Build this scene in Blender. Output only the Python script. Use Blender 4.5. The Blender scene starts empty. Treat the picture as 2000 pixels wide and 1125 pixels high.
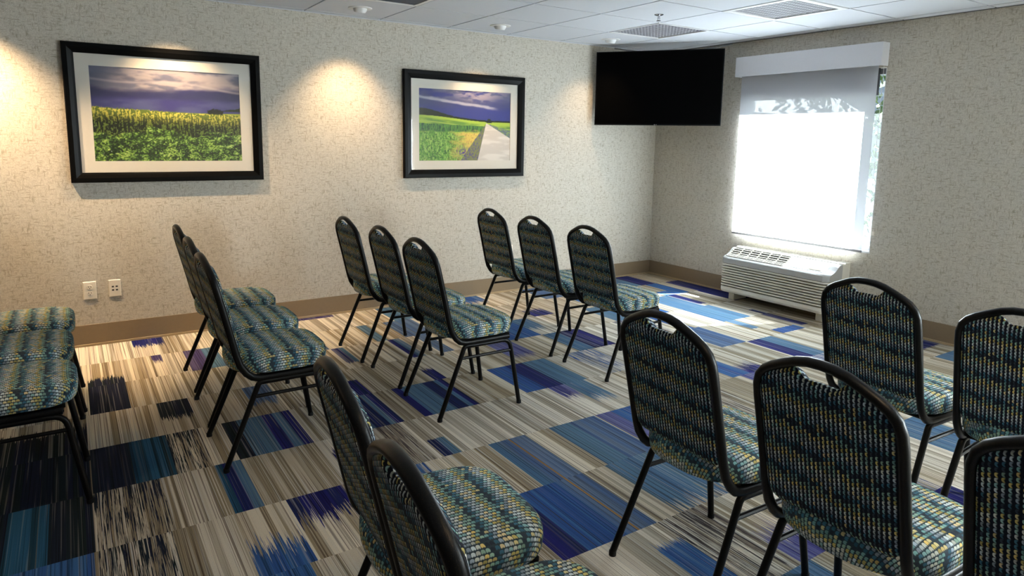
import bpy, bmesh, math, random
import numpy as np
from mathutils import Vector, Matrix

S = bpy.context.scene
COL = S.collection
PI = math.pi
H = 2.385                      # ceiling height
ROOM_X0, ROOM_Y0 = -8.7, -7.4  # far corners of the room behind the camera
rnd = random.Random(7)

# ------------------------------------------------------------------ camera
CAM = (-5.3488, -5.3085, 1.4467)
yaw, pitch, roll, FPX = 0.9870, -0.1492, 0.0162, 1311.05
f = Vector((math.cos(pitch)*math.cos(yaw), math.cos(pitch)*math.sin(yaw), math.sin(pitch)))
r = Vector((math.sin(yaw), -math.cos(yaw), 0)); u = r.cross(f)
r2 = r*math.cos(roll)+u*math.sin(roll); u2 = -r*math.sin(roll)+u*math.cos(roll)
cd = bpy.data.cameras.new('camera'); cam = bpy.data.objects.new('camera', cd); COL.objects.link(cam)
m = Matrix.Identity(4)
for i in range(3):
    m[i][0] = r2[i]; m[i][1] = u2[i]; m[i][2] = -f[i]; m[i][3] = CAM[i]
cam.matrix_world = m
cd.sensor_width = 36; cd.lens = FPX/2000*36; cd.shift_y = -92.63/2000; cd.clip_start = .02
S.camera = cam

# ------------------------------------------------------------------ world, sun, exposure
S.view_settings.view_transform = 'Standard'; S.view_settings.look = 'None'
S.view_settings.gamma = 1; S.view_settings.exposure = 0.9; S.view_settings.use_curve_mapping = False
S.cycles.use_denoising = True
S.cycles.max_bounces = 10; S.cycles.diffuse_bounces = 7; S.cycles.transparent_max_bounces = 16
S.cycles.sample_clamp_indirect = 6.0
S.cycles.caustics_reflective = False; S.cycles.caustics_refractive = False
w = bpy.data.worlds.new('sky'); S.world = w; w.use_nodes = True
bg = w.node_tree.nodes['Background']; bg.inputs[0].default_value = (.62, .78, 1, 1); bg.inputs[1].default_value = .30
def lamp(name, kind, energy, color, loc, direction, **kw):
    L = bpy.data.lights.new(name, kind); L.energy = energy; L.color = color
    for k, v in kw.items(): setattr(L, k, v)
    o = bpy.data.objects.new(name, L); COL.objects.link(o); o.location = loc
    o.rotation_euler = Vector(direction).to_track_quat('-Z', 'Y').to_euler()
    return o
lamp('sunlight', 'SUN', 126, (.87, .935, 1), (4, -2, 6), (-.42, .18, -.60), angle=.009)
# unseen second window: area lamp added as daylight fill, tilted to lift the ceiling
lamp('fill_second_window', 'AREA', 175, (.84, .92, 1), (.24, -6.80, 1.22), (-1, .30, .25), shape='RECTANGLE', size=1.0, size_y=1.2)
WARM = (1, .70, .40)

# ------------------------------------------------------------------ helpers
def tag(o, label=None, cat=None, group=None, kind=None):
    if label: o['label'] = label
    if cat: o['category'] = cat
    if group: o['group'] = group
    if kind: o['kind'] = kind
    return o
def obj(name, bm, mat, parent=None, smooth=False, bevel=0, recalc=True):
    me = bpy.data.meshes.new(name)
    if recalc: bmesh.ops.recalc_face_normals(bm, faces=bm.faces)
    bm.to_mesh(me); bm.free()
    for mm in (mat if isinstance(mat, (list, tuple)) else [mat]): me.materials.append(mm)
    o = bpy.data.objects.new(name, me); COL.objects.link(o)
    if smooth:
        me.polygons.foreach_set('use_smooth', [True]*len(me.polygons))
        try: me.set_sharp_from_angle(angle=math.radians(40))
        except Exception: pass
    if bevel:
        b = o.modifiers.new('bevel', 'BEVEL'); b.width = bevel; b.segments = 2; b.limit_method = 'ANGLE'
    if parent: o.parent = parent
    return o
def thing(name, label, cat, loc=(0, 0, 0), rz=0, group=None):
    o = bpy.data.objects.new(name, None); COL.objects.link(o); o.empty_display_size = .1
    o.location = loc; o.rotation_euler = (0, 0, rz)
    return tag(o, label, cat, group)
def box(bm, x0, x1, y0, y1, z0, z1, mi=0):
    v = [bm.verts.new((x, y, z)) for z in (z0, z1) for y in (y0, y1) for x in (x0, x1)]
    for q in ((0, 2, 3, 1), (4, 5, 7, 6), (0, 1, 5, 4), (2, 6, 7, 3), (0, 4, 6, 2), (1, 3, 7, 5)):
        bm.faces.new([v[i] for i in q]).material_index = mi
def BM(): return bmesh.new()
def tube(bm, pts, a, b=None, seg=10, ref=None, cap=True):
    """sweep an ellipse (half axes a along ref, b across) along pts"""
    b = b or a; pts = [Vector(p) for p in pts]; n = len(pts)
    T = [(pts[min(i+1, n-1)]-pts[max(i-1, 0)]).normalized() for i in range(n)]
    A = Vector(ref) if ref else Vector((0, 0, 1))
    if abs(A.dot(T[0])) > .95: A = Vector((1, 0, 0))
    rings = []
    for i in range(n):
        A = (A-T[i]*A.dot(T[i])).normalized(); B = T[i].cross(A)
        rings.append([bm.verts.new(pts[i]+A*(a*math.cos(t))+B*(b*math.sin(t))) for t in [2*PI*k/seg for k in range(seg)]])
    for i in range(n-1):
        for k in range(seg):
            bm.faces.new((rings[i][k], rings[i][(k+1) % seg], rings[i+1][(k+1) % seg], rings[i+1][k]))
    if cap: bm.faces.new(rings[0][::-1]); bm.faces.new(rings[-1])
def fillet(pts, rad, n=5):
    pts = [Vector(p) for p in pts]; out = [pts[0]]
    for i in range(1, len(pts)-1):
        p = pts[i]; a = pts[i-1]-p; c = pts[i+1]-p
        d = min(rad, a.length*.48, c.length*.48)
        s = p+a.normalized()*d; e = p+c.normalized()*d
        for k in range(n+1):
            t = k/n; out.append(s*(1-t)**2+p*2*t*(1-t)+e*t*t)
    out.append(pts[-1]); return out
def lathe(bm, prof, c=(0, 0, 0), seg=24, M=None):
    rings = []
    for rr, z in prof:
        ring = []
        for k in range(seg):
            p = Vector((rr*math.cos(2*PI*k/seg), rr*math.sin(2*PI*k/seg), z))
            if M: p = M @ p
            ring.append(bm.verts.new(p+Vector(c)))
        rings.append(ring)
    for i in range(len(rings)-1):
        for k in range(seg):
            bm.faces.new((rings[i][k], rings[i][(k+1) % seg], rings[i+1][(k+1) % seg], rings[i+1][k]))
    bm.faces.new(rings[0][::-1]); bm.faces.new(rings[-1])

# ------------------------------------------------------------------ node helper
class N:
    def __init__(s, name):
        s.m = bpy.data.materials.new(name); s.m.use_nodes = True; s.t = s.m.node_tree
        s.b = s.t.nodes['Principled BSDF']; s.out = s.t.nodes['Material Output']
    def n(s, typ, **kw):
        nd = s.t.nodes.new('ShaderNode'+typ)
        for k, v in kw.items(): setattr(nd, k, v)
        return nd
    def put(s, sock, v):
        if isinstance(v, bpy.types.NodeSocket): s.t.links.new(v, sock)
        elif isinstance(v, (tuple, list)):
            sock.default_value = (tuple(v)+(1,))[:4] if sock.type == 'RGBA' else tuple(v)[:3]
        else: sock.default_value = v
    def math(s, op, *a, clamp=False):
        nd = s.n('Math', operation=op); nd.use_clamp = clamp
        for i, v in enumerate(a): s.put(nd.inputs[i], v)
        return nd.outputs[0]
    def mix(s, f_, a, b, mode='MIX'):
        nd = s.n('Mix', data_type='RGBA', blend_type=mode)
        s.put(nd.inputs[0], f_); s.put(nd.inputs[6], a); s.put(nd.inputs[7], b); return nd.outputs[2]
    def comb(s, x, y, z=0.):
        nd = s.n('CombineXYZ')
        for i, v in enumerate((x, y, z)): s.put(nd.inputs[i], v)
        return nd.outputs[0]
    def sep(s, v):
        nd = s.n('SeparateXYZ'); s.put(nd.inputs[0], v); return nd.outputs
    def noise(s, vec, scale=1., detail=2., rough=.5, out=0):
        nd = s.n('TexNoise'); s.put(nd.inputs['Vector'], vec); nd.inputs['Scale'].default_value = scale
        nd.inputs['Detail'].default_value = detail; nd.inputs['Roughness'].default_value = rough; return nd.outputs[out]
    def white(s, vec, out=0):
        nd = s.n('TexWhiteNoise', noise_dimensions='3D'); s.put(nd.inputs['Vector'], vec); return nd.outputs[out]
    def ramp(s, fac, stops, interp='LINEAR'):
        nd = s.n('ValToRGB'); s.put(nd.inputs[0], fac); cr = nd.color_ramp; cr.interpolation = interp
        while len(cr.elements) > 1: cr.elements.remove(cr.elements[-1])
        cr.elements[0].position = stops[0][0]; cr.elements[0].color = (tuple(stops[0][1])+(1,))[:4]
        for p, c in stops[1:]:
            e = cr.elements.new(p); e.color = (tuple(c)+(1,))[:4]
        return nd.outputs[0]
    def attr(s, name, out=0):
        nd = s.n('Attribute', attribute_name=name); return nd.outputs[out]
    def pos(s, kind='Object'):
        return s.n('TexCoord').outputs[kind]
    def bump(s, h, strength=.3, dist=.002):
        nd = s.n('Bump'); nd.inputs['Strength'].default_value = strength; nd.inputs['Distance'].default_value = dist
        s.put(nd.inputs['Height'], h); s.put(s.b.inputs['Normal'], nd.outputs[0])
    def fin(s, col=None, rough=.5, metal=0., spec=.5):
        if col is not None: s.put(s.b.inputs['Base Color'], col)
        s.put(s.b.inputs['Roughness'], rough); s.b.inputs['Metallic'].default_value = metal
        s.b.inputs['Specular IOR Level'].default_value = spec
        return s.m
def flat(name, col, rough=.5, metal=0., spec=.5, var=.06, scale=60, bump=0):
    k = N(name); p = k.pos()
    nz = k.noise(p, scale, 3)
    c = k.mix(k.math('MULTIPLY', nz, 1.0), tuple(x*(1-var) for x in col), tuple(min(1, x*(1+var)) for x in col))
    if bump: k.bump(nz, bump, .001)
    return k.fin(c, rough, metal, spec)

# ------------------------------------------------------------------ materials
def wallpaper(name, ua):
    k = N(name); p = k.sep(k.pos()); uu = p[ua]; vv = p[2]
    def dash(su, sv, nu, nv, thr, off):
        # snapped cells give the square-ended threads of the weave
        a = k.math('SNAP', k.math('ADD', uu, off), su); b = k.math('SNAP', k.math('ADD', vv, off), sv)
        nz = k.noise(k.comb(k.math('MULTIPLY', a, nu), k.math('MULTIPLY', b, nv), off), 1, 1.5, .6)
        return k.math('MULTIPLY', k.math('SUBTRACT', nz, thr), 6., clamp=True)
    d1 = dash(.005, .0045, 24., 105., .535, 3.1)
    d2 = dash(.0045, .005, 105., 26., .550, 7.7)
    d = k.math('MAXIMUM', d1, d2)
    patch = k.noise(k.comb(k.math('MULTIPLY', uu, 14.), k.math('MULTIPLY', vv, 16.), 1.), 1, 2)
    d = k.math('MULTIPLY', d, k.math('ADD', k.math('MULTIPLY', patch, 1.3), .05, clamp=True))
    fine = k.white(k.comb(k.math('SNAP', uu, .003), k.math('SNAP', vv, .003), 0.))
    base = k.mix(fine, (.50, .46, .39), (.68, .635, .555))
    base = k.mix(k.math('MULTIPLY', d, .95), base, (.33, .285, .21))
    k.bump(k.math('SUBTRACT', fine, d), .25, .001)
    return k.fin(base, .75, 0, .3)
M_wall_l = wallpaper('woven_wallpaper_left', 0)
M_wall_r = wallpaper('woven_wallpaper_right', 1)
M_ceil = flat('white_ceiling_tile', (.62, .64, .69), .9, 0, .2, .05, 260, .15)
M_plenum = flat('grey_ceiling_grid', (.13, .13, .135), .6)
M_base = flat('brown_rubber_baseboard', (.25, .185, .115), .45, 0, .4)
M_toe = flat('tan_baseboard_toe', (.42, .31, .18), .5)
M_white = flat('white_painted_metal', (.78, .78, .78), .4)
M_valance = flat('grey_white_valance', (.74, .74, .78), .5, var=.02)
M_frameblk = flat('black_lacquer', (.003, .003, .003), .35, 0, .10)
M_mat = flat('cream_mat_board', (.70, .66, .58), .8, var=.02)
M_plate = flat('almond_wall_plate', (.86, .80, .69), .35, var=.02)
M_slot = flat('dark_socket_slot', (.03, .025, .02), .6)
M_ac = flat('warm_white_plastic', (.74, .70, .61), .38, 0, .45, .03, 30)
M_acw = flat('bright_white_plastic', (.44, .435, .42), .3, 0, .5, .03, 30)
M_acdark = flat('dark_grille_void', (.035, .032, .028), .8)
M_acgroove = flat('dark_grille_channel', (.07, .06, .05), .7)
M_tv = flat('black_screen', (.0008, .0008, .0009), .6, 0, .03, 0)
M_tvb = flat('black_plastic_casing', (.008, .008, .009), .5, 0, .2)
M_steel = flat('brushed_steel_clip', (.55, .52, .48), .28, .9)
M_chrome = flat('chrome', (.6, .6, .62), .15, 1)
M_cable = flat('grey_cable', (.30, .30, .31), .5)
M_vent = flat('grey_vent_lattice', (.42, .42, .46), .5)
M_ventdark = flat('dark_duct', (.03, .03, .035), .9)
M_logo = flat('silver_logo', (.7, .7, .72), .4)
def frame_mat():
    k = N('black_powder_coated_tube'); p = k.pos()
    nz = k.noise(p, 900, 2); k.bump(nz, .35, .0006)
    c = k.mix(k.math('MULTIPLY', k.math('SUBTRACT', k.noise(p, 900, 1), .64), 4., clamp=True), (.005, .005, .005), (.10, .062, .022))
    return k.fin(c, .33, .45, .35)
M_tube = frame_mat()
def fabric():
    k = N('pebble_patterned_fabric'); uv = k.sep(k.attr('fabric_uv', 1)); cw, ch = .0122, .0118
    U = k.math('DIVIDE', uv[0], cw); V = k.math('DIVIDE', uv[1], ch)
    cu = k.math('FLOOR', U); U2 = k.math('SUBTRACT', U, cu)
    V = k.math('ADD', V, k.math('MULTIPLY', k.math('MODULO', k.math('ABSOLUTE', cu), 2.), .5))
    cv = k.math('FLOOR', V); V2 = k.math('SUBTRACT', V, cv)
    r1 = k.white(k.comb(cu, cv, 0.)); r2_ = k.white(k.comb(cu, cv, 5.))
    low = k.noise(k.comb(k.math('MULTIPLY', cu, .33), k.math('MULTIPLY', cv, .4), 2.), 1, 2)
    row = k.math('ADD', cv, k.math('MULTIPLY', k.math('SUBTRACT', low, .5), 3.2))
    ph = k.math('FRACT', k.math('DIVIDE', k.math('ADD', k.math('ROUND', row), 7000.), 7.))
    base = k.ramp(ph, [(0, (.50, .58, .60)), (.13, (.60, .64, .58)), (.27, (.56, .47, .16)), (.41, (.26, .42, .34)),
                       (.56, (.030, .045, .065)), (.70, (.05, .15, .22)), (.84, (.30, .38, .46))], 'CONSTANT')
    col = k.mix(k.math('MULTIPLY', k.math('GREATER_THAN', r2_, .80), .8), base, (.20, .42, .42))
    col = k.mix(k.math('MULTIPLY', k.math('GREATER_THAN', r1, .90), .7), col, (.58, .44, .15))
    col = k.mix(1., col, k.comb(*[k.math('ADD', .78, k.math('MULTIPLY', r1, .75))]*3), 'MULTIPLY')
    # pebble: rounded cell with a dark crescent on one side
    dx = k.math('SUBTRACT', U2, .53); dy = k.math('SUBTRACT', V2, .5)
    d = k.math('ADD', k.math('POWER', k.math('MULTIPLY', k.math('ABSOLUTE', dx), 2.15), 2.6),
               k.math('POWER', k.math('MULTIPLY', k.math('ABSOLUTE', dy), 2.15), 2.6))
    e = k.math('SUBTRACT', k.math('MULTIPLY', U2, 4.6), k.math('MULTIPLY', k.math('ABSOLUTE', dy), -2.0))
    inside = k.math('MULTIPLY', k.math('SUBTRACT', 1.0, d), 5., clamp=True)
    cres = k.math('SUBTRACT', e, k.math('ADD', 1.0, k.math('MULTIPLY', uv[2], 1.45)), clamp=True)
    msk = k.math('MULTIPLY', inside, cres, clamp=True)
    c = k.mix(msk, k.mix(uv[2], (.036, .060, .075), (.006, .008, .018)), col)  # backs get darker gaps and wider crescents: shade painted into the same fabric
    k.bump(msk, .35, .001)
    return k.fin(c, .8, 0, .25)
M_fabric = fabric()
def carpet():
    k = N('striped_carpet'); p = k.sep(k.pos()); X, Y = p[0], p[1]
    seed = k.attr('seed', 2)
    a1, a2, b1, b2 = [k.attr(n_, 0) for n_ in ('a1', 'a2', 'b1', 'b2')]
    ta, tb = k.attr('ta', 2), k.attr('tb', 2)
    wob = k.noise(k.comb(k.math('MULTIPLY', X, 45.), seed, 0.), 1, 1)
    cellv = k.math('FLOOR', k.math('ADD', k.math('MULTIPLY', X, 46.), k.math('MULTIPLY', wob, 3.)))
    s1 = k.white(k.comb(cellv, seed, 1.))
    s2 = k.noise(k.comb(k.math('MULTIPLY', X, 260.), seed, k.math('MULTIPLY', Y, .8)), 1, 2)
    s3 = k.noise(k.comb(k.math('MULTIPLY', X, 140.), seed, k.math('ADD', 9., k.math('MULTIPLY', Y, 1.2))), 1, 1)
    s1 = k.math('MULTIPLY', k.math('SUBTRACT', s1, .18), 1.6, clamp=True); A = k.mix(s1, a1, a2); B = k.mix(s1, b1, b2)
    # ragged ends: each yarn line changes colour at its own place
    yj = k.math('SUBTRACT', Y, ta)
    rag = k.noise(k.comb(k.math('MULTIPLY', X, 210.), seed, k.math('MULTIPLY', Y, 4.5)), 1, 3, .6)
    t = k.math('ADD', k.math('MULTIPLY', yj, tb), k.math('MULTIPLY', k.math('SUBTRACT', rag, .5), 3.4))
    C = k.mix(k.math('MULTIPLY', t, 14., clamp=True), A, B)
    dark = k.math('MULTIPLY', k.math('SUBTRACT', s2, .53), 12., clamp=True)
    C = k.mix(k.math('MULTIPLY', dark, .80), C, k.mix(1., C, (.24, .19, .19), 'MULTIPLY'))
    lite = k.math('MULTIPLY', k.math('SUBTRACT', s3, .57), 12., clamp=True)
    C = k.mix(k.math('MULTIPLY', lite, k.attr('lite', 2)), C, (.62, .60, .55))
    pile = k.noise(k.comb(k.math('MULTIPLY', X, 500.), k.math('MULTIPLY', Y, 260.), 0.), 1, 2, .7)
    C = k.mix(1., C, k.comb(*[k.math('ADD', .62, k.math('MULTIPLY', pile, .76))]*3), 'MULTIPLY')
    k.bump(pile, .5, .003)
    return k.fin(C, .95, 0, .15)
M_carpet = carpet()

# ------------------------------------------------------------------ floor: 18 inch carpet tiles with printed patches and some painted chair shade
TS = .4536
TANS = [((.74, .67, .54), (.33, .265, .17)), ((.64, .59, .49), (.27, .225, .15)), ((.78, .73, .63), (.37, .325, .25)), ((.58, .51, .40), (.30, .25, .17))]
OR = ((.36, .20, .07), (.30, .17, .07)); BR = ((.05, .04, .04), (.09, .07, .07))
NV = ((.014, .014, .15), (.010, .018, .09)); DN = ((.07, .15, .27), (.09, .18, .27)); RB = ((.025, .08, .27), (.04, .13, .33))
TL = ((.022, .10, .20), (.008, .03, .05)); DK = ((.008, .016, .018), (.010, .014, .035)); GB = ((.11, .17, .28), (.07, .13, .27))
LL = ((.055, .055, .21), (.12, .13, .30)); PU = ((.05, .035, .14), (.09, .075, .17))
SP = 'speckle'
# row: list of (x0, x1, kind, fade_y, fade_strength)   fade: kind first on the window side (+), tan first (-)
P = {
 0: [(-5.06, -4.87, NV, -.20, -9), (-4.05, -3.62, PU, -.085, -60), (-.75, -.55, DN, 0, 0), (-.55, -.35, NV, 0, 0), (-3.25, -3.05, DN, 0, 0), (-1.75, -1.35, GB, 0, 0), (-2.45, -2.25, RB, -.25, -8)],
 1: [(-5.34, -5.155, DK, -.78, 9), (-4.98, -4.92, PU, -.6, -8), (-4.79, -4.68, PU, 0, 0), (-4.68, -4.59, DN, 0, 0), (-4.03, -3.93, GB, 0, 0), (-.67, -.50, RB, -.75, 30), (-.5, -.345, RB, 0, 0), (-.22, -.02, NV, -.45, 30),
     (-3.36, -3.12, GB, 0, 0), (-3.0, -2.9, NV, -.7, -9), (-2.2, -2.0, NV, -.7, 9), (-1.55, -1.3, RB, 0, 0), (-3.58, -3.5, DN, 0, 0)],
 2: [(-5.34, -5.155, DK, 0, 0), (-3.925, -3.87, NV, -1.25, -20), (-3.87, -3.84, DN, -1.25, -20), (-3.51, -3.47, NV, 0, 0), (-3.47, -3.42, DN, 0, 0), (-.95, -.66, DN, 0, 0), (-.65, -.56, NV, -1.3, -20), (-.24, -.02, NV, 0, 0),
     (-2.75, -2.46, RB, 0, 0), (-2.46, -2.3, DN, -1.2, -8), (-1.7, -1.45, DN, 0, 0), (-4.55, -4.45, NV, -1.1, -8), (-1.3, -1.1, RB, 0, 0), (-3.3, -3.2, GB, 0, 0)],
 3: [(-5.04, -4.885, DK, -1.62, -9), (-6.4, -5.36, DK, -1.5, 9), (-4.18, -3.985, NV, -1.56, 40), (-2.46, -2.32, DN, 0, 0), (-2.32, -2.12, NV, 0, 0), (-.95, -.60, DN, 0, 0), (-.44, -.385, NV, -1.66, 60), (-4.6, -4.46, GB, -1.65, -10),  # far-left DK, next two rows too: teal print darkened by painted chair shade
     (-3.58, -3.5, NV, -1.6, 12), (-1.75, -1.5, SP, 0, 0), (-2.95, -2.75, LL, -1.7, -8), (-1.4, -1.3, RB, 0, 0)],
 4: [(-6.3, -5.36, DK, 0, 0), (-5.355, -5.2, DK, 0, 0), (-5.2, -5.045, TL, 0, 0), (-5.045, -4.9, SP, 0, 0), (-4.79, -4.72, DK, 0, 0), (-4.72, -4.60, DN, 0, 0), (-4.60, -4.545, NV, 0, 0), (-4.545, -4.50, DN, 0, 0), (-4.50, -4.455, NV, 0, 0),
     (-4.20, -4.14, DN, 0, 0), (-4.14, -4.06, NV, 0, 0), (-4.06, -4.03, DN, 0, 0), (-4.03, -3.985, NV, 0, 0),
     (-3.87, -3.82, NV, 0, 0), (-3.82, -3.67, DN, 0, 0), (-3.67, -3.60, NV, 0, 0), (-3.60, -3.57, DN, 0, 0), (-3.57, -3.535, NV, 0, 0),
     (-3.22, -3.08, RB, 0, 0), (-3.08, -2.95, NV, 0, 0), (-2.95, -2.77, DN, 0, 0), (-2.6, -2.35, SP, 0, 0), (-2.1, -1.85, LL, -2.1, -8), (-1.52, -1.25, GB, 0, 0), (-.92, -.83, DN, -2.07, -60), (-.81, -.52, RB, -2.16, 80), (-.47, -.38, NV, -2.2, -60)],
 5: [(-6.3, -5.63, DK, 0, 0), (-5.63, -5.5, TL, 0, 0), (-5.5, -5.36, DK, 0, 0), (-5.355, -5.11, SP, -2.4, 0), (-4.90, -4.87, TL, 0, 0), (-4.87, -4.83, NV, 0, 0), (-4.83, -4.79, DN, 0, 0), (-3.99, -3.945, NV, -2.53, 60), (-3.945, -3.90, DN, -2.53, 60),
     (-4.42, -4.37, NV, -2.4, 10), (-3.07, -2.95, LL, -2.45, -8), (-2.95, -2.80, DN, -2.55, -6), (-2.45, -2.1, SP, 0, 0), (-1.97, -1.80, RB, 0, 0), (-1.80, -1.62, NV, -2.6, 7), (-1.25, -1.11, NV, 0, 0), (-1.11, -.965, DN, 0, 0), (-4.15, -4.03, SP, 0, 0)],
 6: [(-6.3, -5.365, RB, 0, 0), (-5.355, -5.12, SP, 0, 0), (-4.91, -4.72, RB, -3.0, 6), (-4.71, -4.48, NV, -2.92, -7), (-3.76, -3.70, DN, 0, 0), (-3.70, -3.55, GB, 0, 0), (-3.648, -3.638, OR, 0, 0), (-3.40, -3.27, DN, 0, 0), (-3.27, -3.10, GB, 0, 0), (-3.09, -2.98, LL, 0, 0), (-2.98, -2.83, RB, 0, 0),
     (-2.5, -2.2, SP, 0, 0), (-1.9, -1.6, LL, -2.9, -7), (-1.2, -.9, SP, 0, 0), (-.40, -.03, NV, -3.05, -30), (-4.3, -4.1, SP, 0, 0)],
 7: [(-6.3, -5.9, DN, 0, 0), (-5.355, -5.1, SP, 0, 0), (-4.92, -4.75, RB, 0, 0), (-4.5, -4.3, SP, 0, 0), (-4.0, -3.89, NV, 0, 0), (-3.89, -3.76, RB, 0, 0), (-3.76, -3.70, RB, 0, 0), (-3.70, -3.55, GB, 0, 0), (-3.648, -3.638, OR, 0, 0), (-3.42, -3.10, DN, -3.62, -5), (-2.95, -2.7, SP, 0, 0),
     (-2.2, -1.9, NV, 0, 0), (-1.4, -1.1, RB, 0, 0), (-.4, -.03, DN, 0, 0)],
 8: [(-5.8, -5.4, SP, 0, 0), (-4.8, -4.5, RB, -3.9, 6), (-3.68, -3.55, RB, -3.75, 14), (-3.55, -3.3, SP, 0, 0), (-3.3, -3.0, LL, -3.9, 5), (-2.7, -2.3, SP, 0, 0), (-1.9, -1.6, DN, 0, 0)],
}
def build_floor():
    nrow = int(math.ceil(-ROOM_Y0/TS)); verts, faces, att = [], [], []
    ncol = int(math.ceil(-ROOM_X0/TS))+1
    for j in range(nrow):
        y1 = -j*TS; y0 = max(-(j+1)*TS, ROOM_Y0-.0)
        pl = P.get(j)
        if pl is None:
            pl = []; x = ROOM_X0
            while x < -.4:
                x += rnd.uniform(.15, .6); wdt = rnd.uniform(.12, .34)
                if x+wdt < 0: pl.append((x, x+wdt, rnd.choice([NV, DN, RB, SP, SP, LL, GB]), 0, 0))
                x += wdt
        cuts = {ROOM_X0, 0.}
        for i in range(ncol): cuts.add(max(ROOM_X0, -.348-TS*1.0065*(i-0)))
        for q in pl: cuts.add(q[0]); cuts.add(q[1])
        cuts = sorted(c for c in cuts if ROOM_X0 <= c <= 0)
        for a, b in zip(cuts[:-1], cuts[1:]):
            if b-a < 1e-4: continue
            mid = (a+b)/2; hit = None
            for q in pl:
                if q[0] <= mid <= q[1]: hit = q
            ti = math.floor((mid+.348)/(TS*1.0065)); rs = random.Random(ti*131+j*17)
            tan = TANS[rs.randrange(4)]; lite = rs.choice([.55, .3, .7])
            A, B, ta, tb = tan, tan, 0., 0.
            if hit:
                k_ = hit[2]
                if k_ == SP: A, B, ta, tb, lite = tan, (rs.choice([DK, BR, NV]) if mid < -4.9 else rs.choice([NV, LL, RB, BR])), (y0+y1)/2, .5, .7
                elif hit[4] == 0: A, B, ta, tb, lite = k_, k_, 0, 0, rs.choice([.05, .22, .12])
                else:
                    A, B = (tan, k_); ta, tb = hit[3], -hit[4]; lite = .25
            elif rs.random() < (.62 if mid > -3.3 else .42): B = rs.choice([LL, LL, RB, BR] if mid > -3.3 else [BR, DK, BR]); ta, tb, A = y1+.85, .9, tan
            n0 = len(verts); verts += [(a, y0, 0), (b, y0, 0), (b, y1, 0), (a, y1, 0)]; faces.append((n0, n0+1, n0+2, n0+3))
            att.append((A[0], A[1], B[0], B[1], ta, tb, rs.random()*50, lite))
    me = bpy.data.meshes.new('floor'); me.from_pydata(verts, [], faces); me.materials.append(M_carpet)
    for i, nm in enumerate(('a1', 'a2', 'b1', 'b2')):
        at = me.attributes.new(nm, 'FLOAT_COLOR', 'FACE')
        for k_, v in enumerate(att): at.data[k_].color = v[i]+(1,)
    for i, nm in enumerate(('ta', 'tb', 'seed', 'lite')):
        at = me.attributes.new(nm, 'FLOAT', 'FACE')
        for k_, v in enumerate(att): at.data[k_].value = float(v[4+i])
    o = bpy.data.objects.new('floor', me); COL.objects.link(o); tag(o, kind='structure')
build_floor()

# ------------------------------------------------------------------ walls with the window opening(s)
WY0, WY1, WZ0, WZ1 = -2.44, -1.10, .585, 2.05
def struct(name, bm, mat, **kw): return tag(obj(name, bm, mat, **kw), kind='structure')
b = BM(); box(b, ROOM_X0-.2, .25, 0, .2, -.1, H+.3); struct('wall_left', b, M_wall_l)
b = BM()
for (ya, yb, za, zb) in ((WY1, 0, -.1, H+.3), (-6.25, WY0, -.1, H+.3), (WY0, WY1, -.1, WZ0), (WY0, WY1, WZ1, H+.3),
                         (ROOM_Y0, -7.35, -.1, H+.3), (-7.35, -6.25, -.1, WZ0), (-7.35, -6.25, WZ1, H+.3)):
    box(b, 0, .16, ya, yb, za, zb)
struct('wall_right', b, M_wall_r)
b = BM(); box(b, ROOM_X0-.2, .2, ROOM_Y0-.2, ROOM_Y0, -.1, H+.3); struct('wall_back', b, M_wall_l)
b = BM(); box(b, ROOM_X0-.2, ROOM_X0, ROOM_Y0, 0, -.1, H+.3); struct('wall_rear', b, flat('dark_brown_low_bounce', (.05, .04, .035), .8))  # unseen wall, coloured dark to cut light bounced onto the chair backs
# baseboards: a flat rubber band with a lighter toe
b = BM(); box(b, ROOM_X0, -.0, -.010, 0, 0, .147); box(b, ROOM_X0, 0, -.022, -.010, 0, .014, 1); struct('baseboard_left', b, [M_base, M_toe])
b = BM(); box(b, -.010, 0, ROOM_Y0, -.010, 0, .147); box(b, -.022, -.010, ROOM_Y0, -.022, 0, .014, 1); struct('baseboard_right', b, [M_base, M_toe])

# ------------------------------------------------------------------ ceiling: tegular tiles in a grid
GX = [-.1229-.6096*i for i in range(-1, 15)]; GY = [-.0963-.6096*j for j in range(-1, 13)]
vents = {(3, 3): 'A', (3, 5): 'B', (7, 3): 'C'}   # cell (i, j): between GX[i-1],GX[i] and GY[j-1],GY[j]
def ceiling():
    b = BM(); box(b, ROOM_X0-.2, .2, ROOM_Y0-.2, .2, H+.012, H+.06, 1)
    g = .0070
    for i in range(1, len(GX)):
        for j in range(1, len(GY)):
            x1 = min(GX[i-1], 0) - (g if GX[i-1] < 0 else 0); x0 = max(GX[i], ROOM_X0)+g
            y1 = min(GY[j-1], 0) - (g if GY[j-1] < 0 else 0); y0 = max(GY[j], ROOM_Y0)+g
            if (i, j) in vents or x1-x0 < .02 or y1-y0 < .02: continue
            box(b, x0, x1, y0, y1, H, H+.013)
    struct('ceiling', b, [M_ceil, M_plenum])
    # wall angle
    b = BM(); box(b, ROOM_X0, 0, -.012, 0, H-.004, H+.012); struct('trim_1', b, M_ceil)
    b = BM(); box(b, -.014, 0, ROOM_Y0, -.012, H-.004, H+.012); struct('trim_2', b, M_plenum)  # dark grey here paints in the shadow along the ceiling edge
ceiling()
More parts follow.
